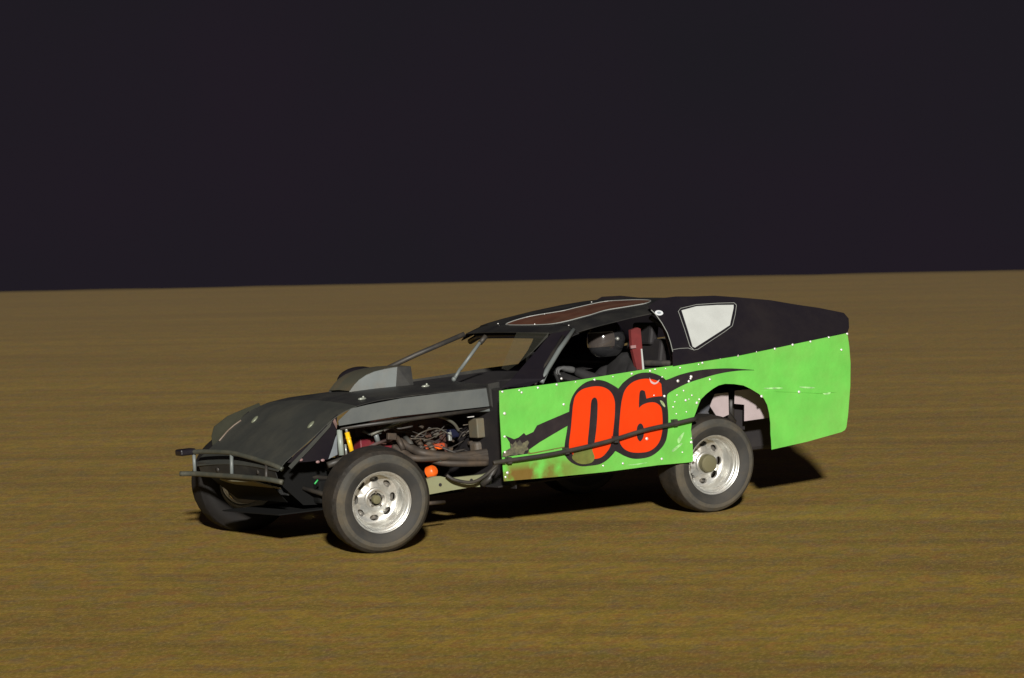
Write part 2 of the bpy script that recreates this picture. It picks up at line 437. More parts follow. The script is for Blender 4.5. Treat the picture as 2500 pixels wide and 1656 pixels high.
decal('number_hole', [c6(*p) for p in ((1190, 358), (1216, 390), (1218, 500), (1208, 650), (1188, 800), (1172, 850), (1148, 845), (1125, 800), (1138, 650), (1150, 500), (1160, 392))], BLACKV, .0046)
sixo = [c6(*p) for p in ((1450, 400), (1475, 305), (1520, 240), (1590, 195), (1690, 177), (1790, 195), (1832, 228))]
sixa = [c6(*p) for p in ((1842, 345), (1760, 352), (1690, 368))]
sixb = [c6(*p) for p in ((1676, 300), (1650, 287), (1626, 303), (1618, 380), (1616, 460))]
sixc = [c6(*p) for p in ((1650, 430), (1700, 410), (1760, 405), (1802, 422), (1832, 458), (1843, 530), (1845, 620), (1838, 700), (1815, 780), (1770, 840), (1700, 880),
        (1600, 890), (1520, 878), (1462, 840), (1430, 780), (1424, 700), (1430, 600), (1440, 480))]
decal('number_six', poly(sixo) + poly(sixa) + poly(sixb) + poly(sixc), RED, .0034, False)
decal('number_hole', [c6(*p) for p in ((1630, 608), (1660, 640), (1662, 730), (1630, 780), (1600, 740), (1600, 645))], BLACKV, .0046)
decal('swoosh', [c6(*p) for p in ((330, 725), (415, 760), (460, 742), (510, 700), (530, 722), (600, 690), (635, 628), (720, 590), (850, 535), (955, 490),
      (940, 625), (880, 660), (780, 718), (660, 790), (560, 860), (545, 900), (440, 915), (300, 935), (305, 888), (380, 845), (372, 790))], BLACKV, .001, False)
up_ = [c5(*p) for p in ((200, 860), (280, 845), (400, 800), (550, 765), (700, 750), (850, 748), (1038, 761))]
lo_ = [c5(*p) for p in ((1037, 764), (900, 768), (750, 790), (600, 830), (450, 880), (300, 958), (270, 1000), (200, 1010))]
decal('swoosh', poly(up_, lo_), BLACKV, .001, False)
decal('scuff', [c6(*p) for p in ((985, 905), (1020, 850), (1100, 832), (1160, 842), (1172, 880), (1190, 940), (1160, 985), (1085, 1000), (1020, 985), (975, 945))], MUD, .0056)
decal('scuff', [c6(*p) for p in ((560, 870), (575, 890), (700, 868), (900, 830), (900, 838), (700, 880), (555, 905))], MUD, .002)
# torn edge of the black vinyl, bare primer showing
SCR = mat('scratched_vinyl', (.045, .04, .035), .7, dirt=.9, dirtcol=(.20, .19, .10), dscale=22)
decal('scuff', [c6(*p) for p in ((312, 886), (352, 862), (384, 842), (378, 800), (402, 812), (430, 772), (440, 800), (470, 765), (492, 800), (545, 770), (560, 792), (540, 830), (556, 862), (520, 872), (505, 905), (455, 900), (438, 918), (380, 912), (340, 926), (306, 928))], SCR, .002, False)
decal('scuff', [c6(*p) for p in ((1820, 385), (1850, 400), (1870, 440), (1862, 450), (1835, 420))], mat('worn_decal', (.35, .42, .2), .6, var=.3, vscale=40), .0044)
decal('scuff', [c6(*p) for p in ((1720, 165), (1735, 195), (1775, 215), (1815, 185), (1800, 215), (1765, 232), (1730, 212))], mat('scraped_white', (.6, .45, .45), .5), .0046)

# rivets
rv = [c5(*p) for p in ((1845, 447), (1685, 477), (1525, 514), (1370, 542), (1215, 577), (1055, 604), (895, 637), (740, 661), (553, 713), (585, 700), (392, 742), (265, 750),
      (175, 755), (130, 770), (1100, 990), (1425, 952), (1795, 585), (650, 843), (487, 820), (483, 836), (467, 860), (372, 857), (490, 1355), (488, 1390), (525, 1500), (232, 1535))]
rv += [c6(*p) for p in ((1545, 130), (1365, 158), (1187, 186), (1005, 209), (823, 234), (642, 264), (462, 289), (485, 310), (300, 303), (320, 512), (890, 425),
      (322, 735), (325, 885), (335, 990), (348, 1083), (330, 1125), (2045, 292), (1982, 335), (2125, 337), (2097, 375), (2065, 385), (2195, 375), (1960, 400),
      (2172, 410), (2072, 497), (1945, 450), (1975, 515), (1860, 345), (1760, 337), (2035, 885), (1835, 948), (1460, 993), (1270, 1015), (2157, 912),
      (1690, 755), (1840, 160), (868, 176))]
rm = None
for i, (u, v) in enumerate(rv):
    p = at(u, v, 'y', YB)
    if rm is None:
        mb = MB().lathe([(.0001, .0055), (.004, .005), (.0066, .003), (.0078, .0)], 12)
        o = mb.build('rivet', RIVET, side, True); rm = o
    else:
        o = rm.copy(); C.objects.link(o); o.parent = side
    o.matrix_local = Matrix.Translation(RB @ Vector((p.x, YB + .0025, p.z))) @ (RB @ Matrix.Rotation(random.uniform(-.22, .22), 3, 'X') @ Matrix.Rotation(random.uniform(-.2, .2), 3, 'Z')).to_4x4() @ Matrix.Scale(random.choice((.8, 1.0, 1.2, 1.3, 1.55)), 4)

# rail bolted along the door
rail_pts = [at(u, v, 'y', YB + .035) for u, v in ((1205, 1131), (1226, 1127), (1353, 1108), (1480, 1079), (1568, 1052), (1640, 1036), (1700, 1022))]
body(MB().tube(catmull(rail_pts, 4), .0155, 10), 'nerf_rail', TUBE, car, True)
for u, v in ((1645, 1032), (1500, 1073), (1380, 1101), (1240, 1124)):
    p = at(u, v, 'y', YB + .015)
    body(MB().box(p, (.03, .06, .045)), 'rail_bracket', TUBE, car)

# ---- sail (quarter) panels: plane leaning inwards above the green side
def zb(x): return .970 - .0425 * x
KS = .73
def sail_f(p): return p.y - (YB - .003 - KS * (p.z - zb(p.x)))
def onsail(u, v, h=0.0):
    return aton(u, v, lambda p: sail_f(p) - h)
fr = [(1583, 748), (1590, 757), (1601, 768), (1616, 789), (1629, 812.5), (1637, 836), (1642.5, 859), (1643, 894)]
bt = [(1662, 890.6), (1802.5, 868), (1934, 841.5), (2069, 813.5)]
tp = [(2073, 800), (2072, 778), (2060, 764), (2000, 752), (1945, 744), (1880, 733), (1800, 726), (1743, 722), (1690, 724), (1650, 724), (1616, 728), (1600, 736)]
sp = [onsail(u, v) for u, v in fr + bt + tp]
sp = [p for p in sp if p]
nrm = Vector((0, 1, KS)).normalized()
sail = body(MB().slab(sp, nrm * -.004), 'quarter_panel', BLACKP, car)
sail['label'] = 'black rear quarter panel with a white window and pale pinstripe'
def mir(p): return Vector((p.x, -p.y, p.z))
def low(p): return Vector((p.x, p.y, min(p.z + (.022 if -2.1 < p.x < -1.6 else 0), 1.375 + max(0, -1.50 - p.x) * .5)))
rsail = body(MB().slab([mir(low(p)) for p in sp], mir(nrm) * -.004), 'quarter_panel', BLACKP, car)
qw = [(1664, 758), (1700, 748), (1750, 745), (1791, 744.5), (1791, 752), (1782, 794), (1764, 806), (1697, 849), (1691, 846), (1680, 808)]
qa = [onsail(u, v, .003) for u, v in qw]
win = body(MB().slab(qa, nrm * -.002), 'quarter_window', WHITEP, sail)
qo = [(1656, 760), (1662, 753), (1700, 744), (1752, 740.5), (1792, 739.5), (1798, 745), (1795, 768), (1788, 796), (1768, 811), (1704, 853), (1694, 855), (1684, 845), (1671, 803)]
body(MB().tube([onsail(u, v, .003) for u, v in qo], .0022, 6, True), 'pinstripe', PINL, sail)
body(MB().tube([onsail(u, v, .003) for u, v in fr[1:-1]], .0028, 6), 'edge_trim', PINL, sail)
body(MB().tube([onsail(u, v, .003) for u, v in ((1643, 854), (1660, 851), (1680, 850), (1692, 854))], .0018, 6), 'pinstripe', PINL, sail)
# round pale badge on the roof corner
cc = onsail(1609, 764, .004)
if cc is None: cc = at(1609, 764, 'y', .8)
tx = Vector((1, 0, 0)); tz = nrm.cross(tx).normalized()
bd = [cc + tx * (.033 * math.cos(a)) + tz * (.022 * math.sin(a)) for a in [i * math.pi / 10 for i in range(20)]]
body(MB().slab(bd, nrm * -.002), 'badge', mat('badge_white', (.7, .72, .75), .4), sail)
bd = [cc + nrm * .0012 + tx * (.017 * math.cos(a)) + tz * (.010 * math.sin(a)) for a in [i * math.pi / 10 for i in range(20)]]
body(MB().slab(bd, nrm * -.001), 'badge', mat('badge_grey', (.32, .36, .40), .4), sail)

# ---- roof
RX = [-.34, -.45, -.56, -.70, -.95, -1.20, -1.40, -1.52]
RZ = [1.288, 1.322, 1.345, 1.366, 1.396, 1.418, 1.428, 1.425]
def zroof(x, y):
    z = float(np.interp(-x, [-a for a in RX], RZ)); a = abs(y) / .66
    return z + .014 * (1 - a * a) - (.03 * max(0, a - .9) / .1)
ry = [-.70, -.68, -.65, -.6, -.5, -.35, -.18, 0, .18, .35, .5, .6, .65, .68, .70]
def rcurve(x, y):                                            # front corners swept back a little
    return x - .05 * (abs(y) / .7) ** 2 if x > -.5 else x
xsr = list(np.interp(np.linspace(0, 7, 29), range(8), RX))
rows = []
for x in xsr:
    rows.append([Vector((rcurve(x, y), y * (1 + .05 * min(1, (-x - .34))), zroof(x, y))) for y in ry])
roof = body(MB().grid(rows, (0, 0, -.006)), 'roof', mat('roof_black', (.012, .012, .013), .45, dirt=.35, dirtcol=(.055, .05, .038), dscale=4, bump=.008, bscale=4), car, ang=35)
roof['label'] = 'black roof with a faded red lens-shaped panel outlined in pale grey'
# roof graphic
def c4(x, y): return (1200 + .2112 * x, 690 + .2112 * y)
def onroof(u, v, h=.004):
    return aton(u, v, lambda p: p.z - zroof(p.x, p.y) - h, 28, 36)
lens = [c4(*p) for p in ((165, 487), (350, 492), (550, 488), (700, 478), (850, 450), (1000, 412), (1150, 372), (1300, 325), (1500, 290), (1650, 265), (1790, 238),
        (1838, 208), (1700, 200), (1500, 206), (1350, 215), (1200, 240), (1000, 285), (850, 322), (720, 345), (550, 372), (400, 402), (250, 445))]
lp = [onroof(u, v) for u, v in lens]
LP = [p for p in lp if p and p.y > -.66]
print('lens', len(lp), len(LP), [tuple(round(c, 2) for c in p) for p in LP][::3])
def surf_poly(P, h):                                         # fill outline with points laid on the roof
    n = len(P); c = sum(P, Vector()) / n
    V = []; F = []; K = 6
    for k in range(1, K + 1):
        for p in P:
            q = c.lerp(p, k / K); V.append(Vector((q.x, q.y, zroof(q.x, q.y) + h)))
    V.append(Vector((c.x, c.y, zroof(c.x, c.y) + h))); l = len(V) - 1
    for i in range(n):
        j = (i + 1) % n; F.append((l, i, j))
        for k in range(K - 1): F.append((k * n + i, (k + 1) * n + i, (k + 1) * n + j, k * n + j))
    return MB().put(V, F)
if len(LP) > 8:
    body(surf_poly(catmull(LP, 3, True), .003), 'roof_graphic', ROOFD, roof)
    body(MB().tube([Vector((p.x, p.y, zroof(p.x, p.y) + .004)) for p in catmull(LP, 3, True)], .0035, 6, True), 'pinstripe', PINL, roof)
for u, v in (c4(75, 475), c4(893, 495), c4(612, 366), c4(1157, 226), c4(500, 482), c4(740, 615)):
    p = onroof(u, v, .003)
    if p and abs(p.y) < .7:
        body(MB().sphere(p, (.006, .006, .004), 8, 5), 'roof_rivet', RIVET, roof, True)

# ---- pillars, windscreen bars, cage
TOPL, BASEL = Vector((-.45, .665, 1.292)), at(1223, 947, 'y', .93)
pl = [at(1392, 806, 'y', .67), at(1345, 815, 'y', .66), at(1300, 868, 'y', .78), at(1250, 925, 'y', .92), BASEL, at(1290, 943, 'y', .97), at(1330, 925, 'y', .96)]
pillar = body(MB().slab(pl, (0, -.004, 0)), 'pillar', BLACKP, car)
pillar['label'] = 'wide black left windscreen pillar with a grey streak'
body(MB().tube([at(1400, 806, 'y', .69), at(1365, 855, 'y', .80), at(1335, 905, 'y', .90), at(1322, 934, 'y', .95)], .017, 10), 'cage_tube', TUBEG, car, True)
body(MB().tube([at(1375, 822, 'y', .70), at(1330, 895, 'y', .86), at(1305, 938, 'y', .95)], .014, 10), 'cage_tube', TUBE, car, True)
RT, RBS = Vector((-.38, -.63, 1.283)), Vector((.30, -.90, 1.03))
body(MB().tube([RT, RT.lerp(RBS, .5) + Vector((0, 0, .008)), RBS], .019, 10), 'cage_tube', TUBE, car, True)
body(MB().tube([at(1172, 836, 'y', 0), at(1124, 902, 'y', 0)], .0125, 10), 'windscreen_bar', TUBEG, car, True)
body(MB().tube([at(1172, 838, 'y', 0), at(1180, 822, 'y', 0) + Vector((-.02, 0, 0))], .018, 10), 'windscreen_bar', TUBE, car, True)
body(MB().tube([at(1124, 900, 'y', 0), at(1108, 928, 'y', 0)], .012, 8).sphere(at(1108, 926, 'y', 0), .018, 8, 6), 'windscreen_bar', TUBEG, car, True)
# header over the windscreen
body(MB().tube([Vector((-.40 - .05 * (abs(y) / .7) ** 2, y, zroof(-.36, y) - .035)) for y in (-.67, -.5, -.3, 0, .3, .5, .67)], .022, 10), 'windscreen_header', BLACKP, car, True)
body(MB().slab([at(1262, 812, 'y', .3), at(1340, 812, 'y', .62), at(1338, 822, 'y', .62), at(1290, 870, 'y', .55), at(1240, 905, 'y', .45), at(1225, 900, 'y', .35)], (.003, 0, 0)),
     'windscreen', CLEARM, car)
# main hoop and halo
for s_ in (1, -1):
    body(MB().tube(catmull([(-1.22, .80 * s_, .35), (-1.22, .82 * s_, .95), (-1.22, .70 * s_, 1.30), (-1.22, .58 * s_, 1.365)], 5), .022, 10), 'cage_tube', TUBE, car, True)
    body(MB().tube(catmull([(-.45, .60 * s_, 1.255), (-.8, .60 * s_, 1.33), (-1.22, .58 * s_, 1.37)], 4), .02, 10), 'cage_tube', TUBE, car, True)
    body(MB().tube([(-1.25, .5 * s_, 1.32), (-2.2, .42 * s_, .62)], .018, 10), 'cage_tube', TUBE, car, True)
    body(MB().tube([(-1.22, .82 * s_, .62), (.2, .80 * s_, .62)], .02, 10), 'cage_tube', TUBE, car, True)
body(MB().tube([(-1.22, -.6, 1.365), (-1.22, .6, 1.365)], .022, 10), 'cage_tube', TUBE, car, True)
body(MB().tube([(-1.22, -.8, 1.0), (-1.22, .8, 1.0)], .02, 10), 'cage_tube', TUBE, car, True)

# ---- body shell inside: floor, firewall, decks, rear
body(MB().box((-.55, 0, .30), (1.7, 1.7, .01)), 'floor', INNER, car)
body(MB().box((.20, 0, .62), (.01, 1.84, .68)), 'firewall', INNER, car)
body(MB().slab([(.19, -1.0, .955), (.19, 0.05, .965), (-1.65, 0.05, .99), (-1.65, -1.0, .99)], (0, 0, -.004)), 'interior_deck', INNER, car)
body(MB().slab([(.18, 0.05, .96), (.18, 0.05, .40), (-.5, 0.05, .40), (-.5, 0.05, .97)], (0, -.004, 0)), 'interior_panel', INNER, car)
body(MB().slab([(-1.30, -1.0, 1.015), (-1.30, 1.0, 1.015), (-2.52, 1.0, 1.07), (-2.52, -1.0, 1.07)], (0, 0, -.004)), 'rear_deck', BLACKM, car)
body(MB().slab([(-2.53, -.96, 1.17), (-2.53, .96, 1.17), (-2.49, .98, .50), (-2.49, -.98, .50)], (.004, 0, 0)), 'rear_panel', BLACKP, car)
body(MB().slab([(-1.28, -.95, .32), (-1.28, .60, .32), (-1.32, .60, .99), (-1.32, -.95, .99)], (-.004, 0, 0)), 'rear_bulkhead', INNER, car)
# what shows through the rear wheel arch
YI = .78
body(MB().slab([at(u, v, 'y', YI) for u, v in (c2(1370, 1120), c2(1372, 770), c2(1160, 750), c2(1170, 470), c2(1480, 440), c2(1700, 500), c2(2300, 520), c2(2300, 990))], (0, -.004, 0)),
     'inner_panel', PINK, car)
body(MB().slab([at(u, v, 'y', YI - .02) for u, v in (c2(740, 540), c2(1030, 510), c2(1040, 980), c2(820, 1080), c2(640, 800))], (0, -.004, 0)), 'inner_panel', PINK, car)
body(MB().slab([at(u, v, 'y', .615) for u, v in (c2(-150, 1200), c2(150, 500), c2(600, 480), c2(900, 1000), c2(1000, 1300), c2(300, 1500))], (0, -.004, 0)), 'inner_panel', BLUEG, car)
body(MB().tube([at(u, v, 'y', .67) for u, v in (c2(600, 430), c2(960, 900), c2(1150, 1150))], .0225, 10), 'rear_brace', TUBE, car, True)
body(MB().tube([at(u, v, 'y', .64) for u, v in (c2(740, 560), c2(1020, 940))], .010, 8), 'rear_brace', MAROON, car, True)
body(MB().tube([at(u, v, 'y', .65) for u, v in (c2(1085, 420), c2(1085, 1200))], .024, 10), 'rear_brace', TUBE, car, True)
body(MB().tube([at(u, v, 'y', .64) for u, v in (c2(1000, 660), c2(1300, 640), c2(1560, 590), c2(1900, 590))], .0175, 10), 'rear_brace', TUBE, car, True)
body(MB().slab([at(u, v, 'y', .65) for u, v in (c2(1130, 770), c2(1340, 765), c2(1370, 800), c2(1380, 1300), c2(1130, 1300))], (0, -.1, 0)), 'shock_mount', INNER, car)
body(MB().rbox((-2.06, .0, .50), (.74, 1.0, .42), .03), 'fuel_cell', INNER, car)
body(MB().tube([(-1.37, -.9, .34), (-1.37, .78, .34)], .045, 14).sphere((-1.37, .0, .34), (.13, .12, .14), 14, 10), 'rear_axle', TUBE, car, True)
body(MB().rbox((-.6, .50, .33), (2.4, .06, .08), .008), 'chassis_rail', INNER, car)
body(MB().rbox((-.5, -.62, .30), (2.9, .06, .10), .008), 'chassis_rail', TUBE, car)

# ---- hood
HX = [.15, .74, 1.06, 1.22, 1.34, 1.43, 1.55, 1.68, 1.80, 1.86]
HZ = [.972, .978, .972, .955, .922, .880, .795, .71, .632, .575]
def zh(x, y): return float(np.interp(x, HX, HZ)) + .03 * (1 - (abs(y) / .66) ** 2)
ys = [-.66, -.6, -.5, -.3, -.15, 0, .15, .3, .5, .6, .66]
hood = body(MB().grid([[Vector((x, y, zh(x, y))) for y in ys] for x in np.linspace(.15, 1.235, 14)], (0, 0, -.005)), 'hood', BLACKM, car, ang=40)
body(MB().slab([(.155, -.98, .96), (.155, .98, .965), (.20, .98, .962), (.24, -.80, .962)], (0, 0, -.01)), 'cowl', BLACKM, car)
nose = body(MB().grid([[Vector((x, y * (1 - .10 * max(0, x - 1.4)), zh(x, y))) for y in ys] for x in np.linspace(1.24, 1.86, 22)], (0, 0, -.006)), 'nose', NOSEM, car, ang=40)
nose['label'] = 'sloping dusty black nose with two pale hood pins'
def c1(x, y): return (440 + .1943 * x, 900 + .1943 * y)
def onhood(u, v, h=.0):
    return aton(u, v, lambda p: p.z - zh(p.x, p.y) - h, 28, 34)
# front fascia and side plates of the nose
body(MB().slab([(1.855, -.58, .60), (1.855, .56, .60), (1.83, .56, .50), (1.83, -.58, .50)], (-.006, 0, 0)), 'front_fascia', BLACKM, car)
npl = [at(u, v, 'y', .655) for u, v in ((824, 1012), (822, 1030), (822, 1052), (812, 1088), (800, 1122), (750, 1128), (702, 1130), (722, 1108), (755, 1081), (790, 1046), (812, 1022))]
body(MB().slab(npl, (0, -.004, 0)), 'nose_side', BLACKP, car)
body(MB().slab([mir(p) for p in npl], (0, .004, 0)), 'nose_side', BLACKP, car)
fin = [at(u, v, 'y', -.665) for u, v in ((519, 1096), (516, 1065), (522, 1042), (555, 1016), (592, 1000), (632, 984), (640, 1000), (590, 1030), (545, 1080), (530, 1100))]
OLV = mat('olive_plastic', (.026, .026, .014), .6, var=.2)
body(MB().slab(fin, (0, .004, 0)), 'nose_fin', OLV, car)
body(MB().slab([mir(p) + Vector((0, .0, -.02)) for p in fin][:0] or [(1.80, .668, .60), (1.62, .668, .735), (1.44, .668, .87), (1.46, .668, .83), (1.62, .668, .70), (1.78, .668, .58)], (0, .003, 0)), 'nose_fin', NOSEM, car)
body(MB().tube([onhood(u, v, .004) or at(u, v, 'y', -.6) for u, v in (c1(490, 910), c1(600, 780), c1(680, 710), c1(765, 650))], .006, 6), 'nose_highlight', mat('highlight_tan', (.16, .12, .09), .5), car, True)  # tan strip paints in the highlight along the nose edge
for u, v in (c1(935, 640), c1(1640, 705)):
    p = onhood(u, v, .004)
    if p: body(MB().sphere(p, (.035, .022, .010), 14, 8, Matrix.Rotation(.7, 3, 'Y')), 'hood_pin', mat('pin_pale', (.22, .24, .17), .4, metal=.3, dirt=.3), nose, True)
for u, v in ((884, 974), (1039, 943)):
    p = onhood(u, v, .004)
    if p: body(MB().sphere(p, (.032, .02, .010), 12, 8).sphere(p + Vector((-.01, 0, .012)), .008, 8, 6), 'hood_pin', mat('pin_pale2', (.40, .42, .36), .35, metal=.4), hood, True)
# grey panel under the hood edge
hs = [at(u, v, 'y', .668) for u, v in ((826, 1028), (857, 998), (900, 988), (984, 972), (1080, 960), (1190, 948), (1196, 952), (1202, 988), (1196, 992), (961, 1018), (828, 1040))]
body(MB().slab(hs, (0, -.004, 0)), 'hood_side', GREYM, car)
body(MB().slab([mir(p) for p in hs], (0, .004, 0)), 'hood_side', GREYM, car)
body(MB().slab([at(u, v, 'y', .70) for u, v in ((1191, 938), (1219, 932), (1222, 1000), (1228, 1120), (1214, 1132), (1208, 1000), (1200, 992))], (0, -.03, 0)), 'door_post', BLACKM, car)
body(MB().slab([at(812, 1030, 'y', .664), at(817, 1022, 'y', .664), at(822, 1036, 'y', .664), at(821, 1048, 'y', .664)], (0, .006, 0)), 'corner_highlight', mat('highlight_pink', (.16, .10, .09), .5, var=.5, vscale=20), car)  # pink patch painted in as a small highlight on the nose corner
# scoop
def s_c(x, y): return (800 + .2295 * x, 860 + .2295 * y)
spL = [s_c(235, 408), s_c(285, 340), s_c(335, 288), s_c(410, 238), s_c(500, 200), s_c(620, 172), s_c(740, 155), s_c(885, 150)]
spR = [(812, 957), (838, 926), (862, 905), (885, 896), (915, 893), (950, 889)]
L_ = [at(u, v, 'y', .0) for u, v in spL]
base = [Vector((p.x, p.y, .965)) for p in L_]
scoop = body(MB().slab(L_[:7] + [Vector((L_[6].x + .03, 0, .97)), Vector((L_[0].x + .01, 0, .985))], (0, -.003, 0)), 'hood_scoop', SCOOPM, car)
scoop['label'] = 'pale grey hood scoop side in front of the windscreen'
R_ = [Vector((p.x, -.30, p.z)) for p in L_]
body(MB().slab([L_[6], L_[7], Vector((L_[7].x, .02, .965)), Vector((L_[6].x + .03, 0, .965))], (0, -.003, 0)), 'scoop_side', BLACKM, scoop)
body(MB().grid([L_, [Vector((a.x + .005, -.15, a.z + .006)) for a in L_], R_], (0, 0, -.004)), 'scoop_top', mat('scoop_olive', (.075, .075, .055), .5, dirt=.3), scoop, ang=50)
body(MB().slab(R_ + [Vector((L_[-1].x, -.30, .97)), Vector((L_[0].x + .01, -.30, .985))], (0, .003, 0)), 'scoop_side', BLACKM, scoop)
body(MB().sphere(at(886, 915, 'y', -.33) + Vector((-.02, -.10, -.04)), (.17, .10, .095), 18, 12), 'air_cleaner', BLACKP, car, True)
# dash, wheel
body(MB().slab([(.12, .08, .955), (.12, .95, .955), (.04, .92, 1.0), (.04, .1, 1.0)], (-.01, 0, -.02)), 'dashboard', INNER, car)
sw_c = Vector((-.42, .36, 1.00)); RS = Matrix.Rotation(math.radians(-65), 3, 'Y')
ring = [sw_c + RS @ Vector((.165 * math.cos(a), .165 * math.sin(a), 0)) for a in [i * math.pi / 16 for i in range(32)]]
stw = body(MB().tube(ring, .013, 8, True).tube([ring[0], ring[16]], .009, 6).tube([ring[8], ring[24]], .009, 6).tube([sw_c, sw_c + Vector((.45, 0, -.15))], .015, 8),
           'steering_wheel', mat('wheel_black', (.02, .02, .02), .6), car, True)
# seat
RSe = Matrix.Rotation(math.radians(-12), 3, 'Y')
st = body(MB().rbox((-1.0, .36, .52), (.50, .44, .07), .02).rbox((-1.24, .36, .86), (.07, .46, .62), .02, RSe).rbox((-1.28, .36, 1.20), (.07, .26, .16), .02, RSe), 'seat', INNER, car)
rs = [at(u, v, 'y', .60) for u, v in ((1540, 806), (1556, 800), (1564, 803), (1568, 850), (1572, 902), (1556, 906), (1550, 880), (1543, 850))]
sb_ = body(MB().slab(rs, (0, -.03, 0)), 'seat_side', SEATR, car); sb_['label'] = 'red seat side bolster behind the driver'
body(MB().slab([at(u, v, 'y', .605) for u, v in ((1565, 852), (1568, 852), (1573, 903), (1569, 904))], (0, -.032, 0)), 'seat_edge', WHITEP, car)
body(MB().box(at(1546, 847, 'y', .61), (.04, .01, .02)), 'seat_buckle', mat('buckle', (.35, .2, .2), .5), car)

# ---- front bumper
def bt_(lst, y): return [at(u, v, 'y', yy) for (u, v), yy in zip(lst, y)]
bu = bt_([(471, 1104), (500, 1103), (564, 1106), (623, 1121), (668, 1136), (690, 1146)], [-.50, -.36, .00, .32, .56, .64])
bl = bt_([(440, 1157), (476, 1157), (520, 1160), (564, 1163), (615, 1167), (656, 1171), (690, 1178)], [-.58, -.48, -.24, .02, .32, .54, .66])
bump = body(MB().tube(catmull(bu, 4), .017, 10).tube(catmull(bl, 4), .018, 10), 'front_bumper', mat('bumper_tube', (.055, .06, .05), .45, dirt=.5, dirtcol=(.13, .11, .07), dscale=10), car, True)
body(MB().tube([at(473, 1102, 'y', -.50), at(476, 1160, 'y', -.50)], .013, 8), 'bumper_post', TUBEG, bump, True)
body(MB().tube([at(565, 1104, 'y', .0), at(566, 1163, 'y', .02)], .013, 8), 'bumper_post', TUBEG, bump, True)
body(MB().tube([at(650, 1130, 'y', .46), at(650, 1171, 'y', .51)], .011, 8), 'bumper_post', TUBE, bump, True)
body(MB().rbox(at(453, 1104, 'y', -.53), (.12, .10, .045), .012), 'bumper_end', BLACKP, bump)
skid = [at(u, v, 'z', z) for u, v, z in ((600, 1170, .49), (650, 1160, .49), (668, 1172, .49), (640, 1186, .46), (600, 1184, .46))]
body(MB().slab([(1.86, -.25, .50), (1.90, .0, .50), (1.88, .3, .50), (1.74, .42, .44), (1.72, -.25, .44)], (0, 0, -.01)), 'skid_plate', mat('skid', (.16, .16, .11), .5, dirt=.5), bump)
for s_ in (-.3, .3):
    body(MB().tube([(1.85, s_, .56), (1.35, s_ * 1.3, .46)], .018, 8), 'bumper_stay', TUBE, bump, True)
body(MB().rbox((1.60, 0, .55), (.06, .60, .36), .01), 'radiator', mat('radiator', (.05, .05, .05), .6, var=.3, vscale=60), car)

# ---- engine bay (left side open)
body(MB().rbox((.62, 0.05, .62), (.62, .42, .34), .03).rbox((.62, .20, .76), (.56, .16, .12), .03, Matrix.Rotation(-.5, 3, 'X')).rbox((.98, 0.05, .60), (.10, .34, .36), .02), 'engine_block', mat('engine', (.05, .018, .02), .5, dirt=.4), car)
body(MB().rbox(at(1058, 1090, 'y', .36), (.16, .06, .035), .01), 'valve_cover', ORANGER, car)
body(MB().rbox(at(1064, 1095, 'y', .40), (.10, .03, .018), .005), 'valve_cover', ORANGE, car)
p = at(1053, 1152, 'y', .50); RO = Matrix.Rotation(.35, 3, 'X')
body(MB().lathe([(.001, .035), (.03, .033), (.041, .022), (.045, -.02), (.03, -.03)], 20, p, Matrix.Rotation(.4, 3, 'Z') @ RO), 'oil_filter', ORANGE, car, ang=40)
for k, (a, b_, c_, r_) in enumerate((((975, 1078), (1040, 1108), (1215, 1120), .030), ((1000, 1100), (1080, 1118), (1200, 1108), .027), ((985, 1082), (1070, 1128), (1190, 1130), .024),
                                  ((960, 1090), (1020, 1120), (1215, 1100), .024))):
    P_ = [at(a[0], a[1], 'y', .34), at((a[0] + b_[0]) / 2, (a[1] + b_[1]) / 2 + 3, 'y', .42), at(*b_, 'y', .50), at((c_[0] + b_[0]) / 2, (c_[1] + b_[1]) / 2 + 3, 'y', .55), at(*c_, 'y', .56)]
    body(MB().tube(catmull(P_, 5), r_, 12), 'header_pipe', PIPE, car, True)
for k in range(4):
    a = at(962 + 24 * k, 1062 + 3 * k, 'y', .28); b_ = at(985 + 26 * k, 1098 + 4 * k, 'y', .42)
    body(MB().tube([a, a.lerp(b_, .5) + Vector((.02, .05, .01)), b_], .02, 10), 'exhaust_port', mat('dull_port', (.10, .10, .095), .5, metal=.3, dirt=.5) if k % 2 else PIPE, car, True)
body(MB().tube(catmull([at(905, 1062, 'y', .45), at(960, 1038, 'y', .5), at(1020, 1022, 'y', .52), at(1070, 1017, 'y', .54), at(1105, 1032, 'y', .5), at(1120, 1052, 'y', .45)], 5), .011, 8), 'coolant_hose', mat('hose_grey', (.13, .14, .12), .4, dirt=.3), car, True)
body(MB().tube(catmull([at(885, 1052, 'y', .4), at(905, 1060, 'y', .42), at(930, 1056, 'y', .44)], 4), .010, 8).tube([at(917, 1060, 'y', .43), at(925, 1085, 'y', .40)], .018, 8), 'upper_arm', TUBEG, car, True)
body(MB().tube([at(870, 1108, 'y', .55), at(915, 1085, 'y', .45), at(960, 1070, 'y', .35)], .011, 8), 'tie_rod', mat('rod_pink', (.22, .15, .14), .4, metal=.3), car, True)
body(MB().rbox(at(890, 1085, 'y', .25), (.12, .1, .09), .01), 'water_pump', MAROON, car)
body(MB().rbox(at(945, 1098, 'y', .30), (.10, .1, .06), .01), 'water_pump', MAROON, car)
body(MB().rbox(at(1180, 1043, 'y', .50), (.17, .12, .135), .008), 'battery_box', BATT, car)
body(MB().box(at(1203, 1046, 'y', .58), (.05, .02, .11)), 'battery_box', mat('olive_box', (.12, .12, .04), .6), car)
body(MB().tube([at(1090, 1011, 'y', .62), at(1160, 1002, 'y', .62), at(1222, 1001, 'y', .66)], .013, 8), 'cage_tube', TUBEG, car, True)
